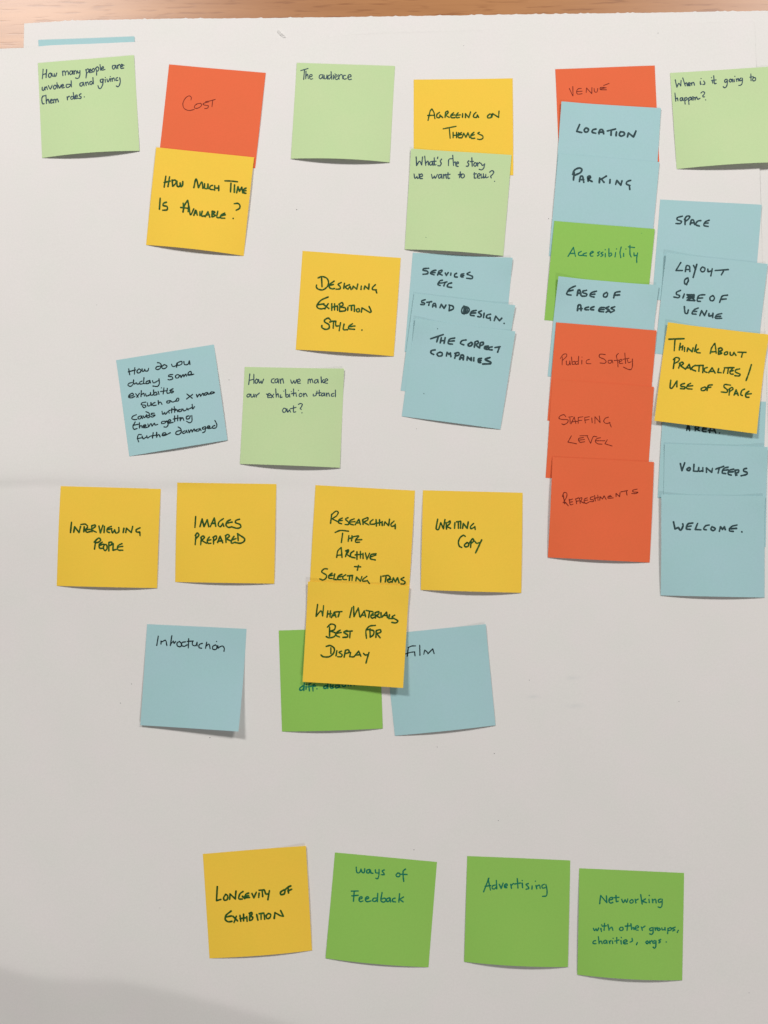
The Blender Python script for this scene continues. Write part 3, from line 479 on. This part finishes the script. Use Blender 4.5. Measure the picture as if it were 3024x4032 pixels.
note('blue', 'E8', [(197,125),(1495,187),(1390,1527),(108,1445)], "blue sticky note reading Introduction, its lower right corner standing up", 'black', 15, """
343,280 322,405; 380,345 378,385; 380,362 430,335 445,350 455,405; 520,275 500,405; 500,390 540,345; 540,345 550,375 570,350; 620,350 590,370 590,405 625,420 650,390 620,350; 700,355 655,365 645,400 680,415 720,395; 740,315 735,435; 720,350 800,345; 790,350 790,395 830,405 850,360; 850,360 850,410; 920,375 880,390 875,430 910,440; 975,360 960,440; 965,415 1005,385 1020,445; 1090,395 1055,415 1055,450 1095,455 1110,420 1090,395; 1105,352; 1120,405 1125,440; 1130,430 1180,410 1205,440 1200,480
""", lift=(1.2,2.8,5.6), side=(.6,0), top=(0,0))
note('yellow', 'F3', [(123,200),(1418,98),(1495,1410),(207,1510)], "yellow sticky note reading LONGEVITY OF EXHIBITION in the bottom row, corner curled", 'dkgreen', 19, """
305,608 295,785; 295,785 350,770; 410,705 385,750 395,780 430,770 435,725 410,705; 460,770 465,700; 465,700 530,765; 530,765 540,665; 630,670 590,700 575,760 620,765; 620,730 650,760; 700,690 665,705 655,745 710,745; 660,727 700,722; 740,695 765,750; 765,750 795,680; 830,690 825,745; 830,655 895,650; 870,665 875,735; 900,660 915,700 950,700; 960,660 940,775; 1140,650 1100,680 1105,710 1145,700 1155,665 1140,650; 1155,650 1195,615 1230,600; 1195,630 1200,690; 1190,665 1240,642;
480,915 415,970 405,1020 440,1050 490,1045; 410,992 485,977; 500,980 560,1040; 545,980 515,1060; 590,970 600,1045; 635,955 635,1040; 590,1012 665,1000; 675,985 680,1045; 715,940 710,1030; 705,945 735,935 740,960 715,980; 715,980 750,995 740,1025 710,1035; 800,960 815,1030; 830,950 890,942; 855,955 855,1020; 895,960 900,1020; 945,945 920,975 930,1010 965,1000 975,960 945,945; 1020,1010 1030,935; 1030,935 1100,975 1135,980; 1135,980 1100,910
""", lift=(0,1.2,.2), side=(0,1.2), top=(0,1.0))
note('green', 'F4', [(188,118),(1469,237),(1362,1558),(70,1445)], "bright green sticky note reading Ways of Feedback in the bottom row", 'teal', 15, """
455,300 458,345 470,372 500,365 515,325; 515,325 530,365 555,370 562,320; 620,330 590,340 588,370 615,372 632,335; 632,335 640,372 665,378; 695,335 700,370 735,375; 742,330 740,400 725,445 700,440; 810,335 780,350 800,375 805,395 770,395; 975,375 955,400 970,420 1000,415 1000,380 975,375; 1075,325 1045,350 1045,420 1052,480; 1010,390 1095,393;
392,602 480,600; 430,602 420,730; 400,662 480,654; 490,705 530,690 520,672 495,685 490,715 510,735 540,725; 570,705 612,690 600,672 575,685 570,715 590,735 640,725; 720,690 675,692 660,722 690,732 718,708; 725,630 720,735; 780,620 765,720 800,740 830,715 810,690 780,700; 875,685 840,700 840,730 870,725 882,690; 882,690 888,738; 945,690 915,700 912,730 950,738; 1000,635 990,740; 1050,675 1000,705; 1000,705 1045,738
""", lift=(.3,1.4,.1))
note('green', 'F5', [(132,103),(1478,160),(1447,1550),(92,1483)], "bright green sticky note reading Advertising, between Feedback and Networking", 'teal', 15, """
345,570 415,390; 405,400 435,545; 365,497 440,487; 500,480 465,490 458,525 490,530 515,495; 512,420 518,530; 550,470 575,525; 575,525 600,455; 620,500 655,485 645,465 620,480 620,510 650,515; 700,470 710,525; 705,490 735,460; 785,395 795,520; 750,467 830,454; 850,455 855,515; 850,422; 930,460 900,475 925,500 935,525 900,535; 980,490 977,535; 1022,430; 1030,485 1040,530; 1040,497 1075,480 1085,525; 1140,470 1110,485 1115,520 1150,515; 1160,475 1175,560 1165,620 1115,628
""", lift=(.2,2.3,.4), side=(.3,.3))
note('green', 'F6', [(135,97),(1505,158),(1480,1558),(110,1485)], "bright green sticky note reading Networking with other groups, charities, orgs.", 'teal', 15, """
402,560 415,450; 415,450 495,545; 495,545 490,455; 525,510 570,500 560,475 530,490 525,530 545,550 575,540; 615,450 620,530 645,525; 585,480 655,475; 690,500 710,545 735,505; 735,505 755,540 770,495; 815,505 795,530 810,550 838,540 835,510 815,505; 865,500 875,548; 868,518 905,498; 938,440 958,565; 1000,495 955,525; 955,525 1015,545; 1045,500 1050,545; 1050,450; 1090,500 1095,545; 1095,518 1130,500 1140,548; 1205,495 1170,510 1175,540 1215,530; 1220,500 1215,585 1195,608 1165,600;
320,880 335,910 355,885; 355,885 370,910 390,875; 418,880 425,920; 428,835; 465,815 460,905; 435,852 490,847; 510,830 525,905; 525,890 560,865 575,905; 680,865 660,885 675,908 705,900 705,870 680,865; 770,815 760,905; 735,852 800,847; 810,820 820,895; 820,880 845,870 850,895; 870,880 910,865 895,845 870,860 870,895 905,905; 945,860 960,905; 950,880 995,850; 1085,870 1055,885 1065,910 1095,900; 1100,870 1100,935 1080,960 1055,950; 1125,870 1130,905; 1130,888 1155,868; 1175,875 1155,890 1170,908 1195,895 1175,875; 1215,875 1220,900 1250,895; 1255,870 1258,905; 1295,880 1290,950; 1295,885 1330,870 1335,900 1295,910; 1390,865 1350,880 1385,900 1355,915; 1430,905 1415,935;
350,1040 320,1050 318,1078 355,1080; 385,990 395,1080; 395,1062 420,1045 435,1080; 480,1035 455,1050 460,1075 485,1070 495,1040; 495,1040 500,1078; 525,1045 535,1080; 530,1058 550,1040; 570,1045 572,1080; 578,1010; 625,1000 625,1075; 600,1047 655,1032; 680,1040 685,1085; 685,1000; 715,1065 760,1050 745,1030 715,1045 720,1080 765,1080; 825,1010 828,1045 800,1060; 895,1065 882,1095; 1025,1045 1005,1060 1020,1080 1040,1065 1025,1045; 1055,1045 1060,1080; 1060,1058 1085,1040; 1125,1040 1095,1055 1105,1075 1135,1065; 1138,1045 1135,1115 1120,1140 1100,1125; 1200,1025 1175,1040 1195,1055 1175,1070; 1272,1058
""", lift=(.3,2.1,.2), side=(.8,.2))
note('mint', 'C6', [(150,185),(1682,88),(1775,1560),(252,1665)], "pale green sticky note reading When is it going to happen, near the sheet corner", 'navy', 16, """
230,290 240,340 255,405; 255,405 285,345 315,385; 315,385 320,300; 345,260 385,385; 385,352 405,335 415,385; 425,365 460,355 450,335 430,345 430,380 460,380; 478,335 485,375; 482,352 505,330 520,345 525,375; 615,315 618,360 632,358; 628,272; 668,310 685,335 680,360 655,362; 800,295 810,345; 788,258; 822,228 835,350 862,345; 790,302 860,292;
1015,280 990,300 998,330 1025,315; 1030,285 1030,360 1010,405 985,412 968,395; 1075,280 1060,305 1075,325 1095,315 1095,285 1075,280; 1110,280 1118,325; 1148,238; 1135,285 1140,320; 1170,275 1178,315; 1178,292 1200,270 1210,310; 1245,262 1225,280 1230,305 1260,295; 1265,265 1262,340 1240,372 1208,378; 1395,200 1398,305; 1380,252 1430,242; 1440,255 1420,285 1435,308 1465,295 1465,262 1440,255;
225,495 238,620; 238,592 262,570 272,615; 335,565 308,575 308,610 330,608 345,568; 345,568 352,612; 372,570 382,665; 375,582 400,562 412,590 380,612; 430,570 442,670; 432,584 462,558 475,585 440,610; 480,585 515,572 505,552 482,568 485,600 520,598; 530,562 540,600; 538,577 560,555 575,590 612,575; 625,495 650,475 682,485 675,515 655,535 660,555 682,552; 698,600
""", lift=(0,2.3,2.5), side=(.4,0))


def smooth_path(p):
    if len(p) < 3: 
        return [p[0].lerp(p[1], t/3) for t in range(4)] if len(p) == 2 else p
    q = [p[0]*2-p[1]] + p + [p[-1]*2-p[-2]]
    out = []
    for i in range(1, len(q)-2):
        a, b, c, d = q[i-1], q[i], q[i+1], q[i+2]
        L = (c-b).length
        # keep sharp corners from overshooting
        m1 = (c-a)*.5; m2 = (d-b)*.5
        if m1.length > L*.9: m1 = m1*(L*.9/m1.length)
        if m2.length > L*.9: m2 = m2*(L*.9/m2.length)
        for k in range(5):
            t = k/5
            h = t*t*t; s = t*t
            out.append(b*(2*h-3*s+1) + m1*(h-2*s+t) + c*(3*s-2*h) + m2*(h-s))
    out.append(p[-1])
    return out

class Surf:
    def __init__(s, n):
        ox, oy, sc = CROP[n['crop']]
        s.n = n
        n['lift'] = (n['lift'][0]*1.25, n['lift'][1]*1.4, n['lift'][2]*1.25)
        bl, bm, br = n['lift']
        zz = [n['z'][0]+n['top'][0], n['z'][0]+n['top'][1], n['z'][1]+br, n['z'][1]+bl]
        s.c = []
        for (x, y), z in zip(n['k'], zz):
            px, py = ox+x/sc, oy+y/sc
            p = at(px, py)
            for _ in range(3): p = at(px, py, z_sheet(p.x, p.y)+z*MM)
            s.c.append(Vector((p.x, p.y)))
    def h(s, u, v):
        n = s.n
        bl, bm, br = n['lift']
        B = bl*(1-u)*(1-2*u) + 4*bm*u*(1-u) + br*u*(2*u-1)
        t = max(0, (v-.2)/.8)**1.7
        z = n['z'][0]*(1-v)+n['z'][1]*v + B*t
        z += (n['side'][0]*(1-u)**4 + n['side'][1]*u**4)*4*max(0, v)*max(0, 1-v)
        z += n['top'][0]*math.exp(-(u*u+v*v)/.03) + n['top'][1]*math.exp(-((1-u)**2+v*v)/.03)
        return z*MM
    def xy(s, u, v):
        tl, tr, br, bl = s.c
        return (tl*(1-u)+tr*u)*(1-v)+(bl*(1-u)+br*u)*v
    def pt(s, u, v, off=0):
        p = s.xy(u, v)
        return Vector((p.x, p.y, z_sheet(p.x, p.y)+s.h(u, v)+off))
    def uv(s, p):
        u = v = .5
        tl, tr, br, bl = s.c
        for _ in range(5):
            q = s.xy(u, v)-p
            du = (tr-tl)*(1-v)+(br-bl)*v; dv = (bl-tl)*(1-u)+(br-tr)*u
            det = du.x*dv.y-du.y*dv.x
            u -= (q.x*dv.y-q.y*dv.x)/det; v -= (du.x*q.y-du.y*q.x)/det
        return u, v
    def ink(s, px, py, off):
        z = 1.5*MM
        for _ in range(4):
            p = at(px, py, z)
            u, v = s.uv(Vector((p.x, p.y)))
            z = s.pt(u, v).z
        p = at(px, py, z)
        return Vector((p.x, p.y, z+off))

def build_note(n):
    s = Surf(n)
    G = 22
    cen = s.pt(.5, .5)
    ctr = Vector((cen.x, cen.y, z_sheet(cen.x, cen.y)))
    ang = math.atan2((s.c[1]-s.c[0]).y, (s.c[1]-s.c[0]).x)
    inv = (Matrix.Translation(ctr) @ Matrix.Rotation(ang, 4, 'Z')).inverted()
    V = []; Fc = []
    for j in range(G+1):
        for i in range(G+1):
            V.append(s.pt(i/G, j/G))
    m = len(V); W = G+1
    V += [v-Vector((0, 0, .1*MM)) for v in V]
    for j in range(G):
        for i in range(G):
            a = j*W+i
            Fc.append((a, a+W, a+W+1, a+1)); Fc.append((m+a, m+a+1, m+a+W+1, m+a+W))
    ring = [i for i in range(G+1)] + [j*W+G for j in range(1, G+1)] + [G*W+i for i in range(G-1, -1, -1)] + [j*W for j in range(G-1, 0, -1)]
    nt = len(Fc)
    nn = len(V); V += list(V)
    for a, b in zip(ring, ring[1:]+ring[:1]): Fc.append((nn+a, nn+b, nn+m+b, nn+m+a))
    o = bpy.data.objects.new("sticky_note", None)
    o.empty_display_size = .03
    COL.objects.link(o)
    pp = mesh_obj("paper", [inv @ v for v in V], Fc, M_NOTE[n['c']], o)
    pp.data.polygons.foreach_set("use_smooth", [i < nt for i in range(len(Fc))])
    o.location = ctr; o.rotation_euler = (0, 0, ang)
    o["label"] = n['label']; o["category"] = "sticky note"; o["group"] = "sticky notes on the white flip chart sheets"
    if not n['s']: return o
    ox, oy, sc = CROP[n['crop']]
    k = 0
    lines = n['s'].strip().split("\n")
    dots = [st for line in lines for st in line.split(";") if "*" in st]
    lines = [";".join(st for st in line.split(";") if "*" not in st) for line in lines]
    for line in lines+dots:
      V = []; Fc = []
      for st in line.split(";"):
          speck = "*" in st           # a stray dot, smaller than the pen's own
          pts = [Vector(tuple(float(a) for a in q.split(","))) for q in st.replace("*", "").split()]
          if not pts: continue
          k += 1
          off = (.05+.0006*(k % 40))*MM
          hw = n['w']*(.28 if speck else .64 if n['ink'] == 'red' else .53 if n['ink'] in ('navy', 'black') else .59)
          if len(pts) == 1: 
              pts = [pts[0]-Vector((hw*.18, hw*.12)), pts[0]+Vector((hw*.18, hw*.12))]; 
          path = smooth_path(pts)
          # drop doubles
          P = [path[0]]
          for q in path[1:]:
              if (q-P[-1]).length > 1.2: P.append(q)
          if len(P) < 2: P.append(P[0]+Vector((1.5, 0)))
          ph = random.uniform(0, 6)
          prs = random.uniform(.92, 1.08)
          L = []; R = []
          dist = 0
          def put(q):
              p3 = s.ink(ox+q.x/sc, oy+q.y/sc, off)
              V.append(inv @ p3); return len(V)-1
          for i, q in enumerate(P):
              d = (P[min(i+1, len(P)-1)]-P[max(i-1, 0)])
              if d.length < 1e-6: d = Vector((1, 0))
              d.normalize()
              nn = Vector((-d.y, d.x))
              if i: dist += (q-P[i-1]).length
              wv = hw*prs*(1+.09*math.sin(dist*.09+ph)+.06*math.sin(dist*.31+ph*2))
              L.append(put(q+nn*wv)); R.append(put(q-nn*wv))
          for i in range(len(P)-1): Fc.append((L[i], R[i], R[i+1], L[i+1]))
          for e, sgn in ((0, -1), (len(P)-1, 1)):
              d = (P[1]-P[0]) if e == 0 else (P[-1]-P[-2])
              d = d.normalized()*sgn
              nn = Vector((-d.y, d.x))
              wv = hw*prs
              arc = [put(P[e]+nn*wv*math.cos(a)*.97+d*wv*math.sin(a)*.9) for a in (.5, 1.1, 1.57, 2.04, 2.64)]
              a0, a1 = (L[e], R[e]) if sgn == 1 else (R[e], L[e])
              Fc.append((a0, *arc, a1))
      # all faces look up
      F2 = []
      for f in Fc:
          a, b, c = V[f[0]], V[f[1]], V[f[2]]
          nz = sum((V[f[i]].x*V[f[(i+1) % len(f)]].y-V[f[(i+1) % len(f)]].x*V[f[i]].y) for i in range(len(f)))
          F2.append(f if nz > 0 else f[::-1])
      mesh_obj("ink_dot" if "*" in line else "handwriting", V, F2, M_INK[n['ink']], o)
    return o

for n in NOTES: build_note(n)
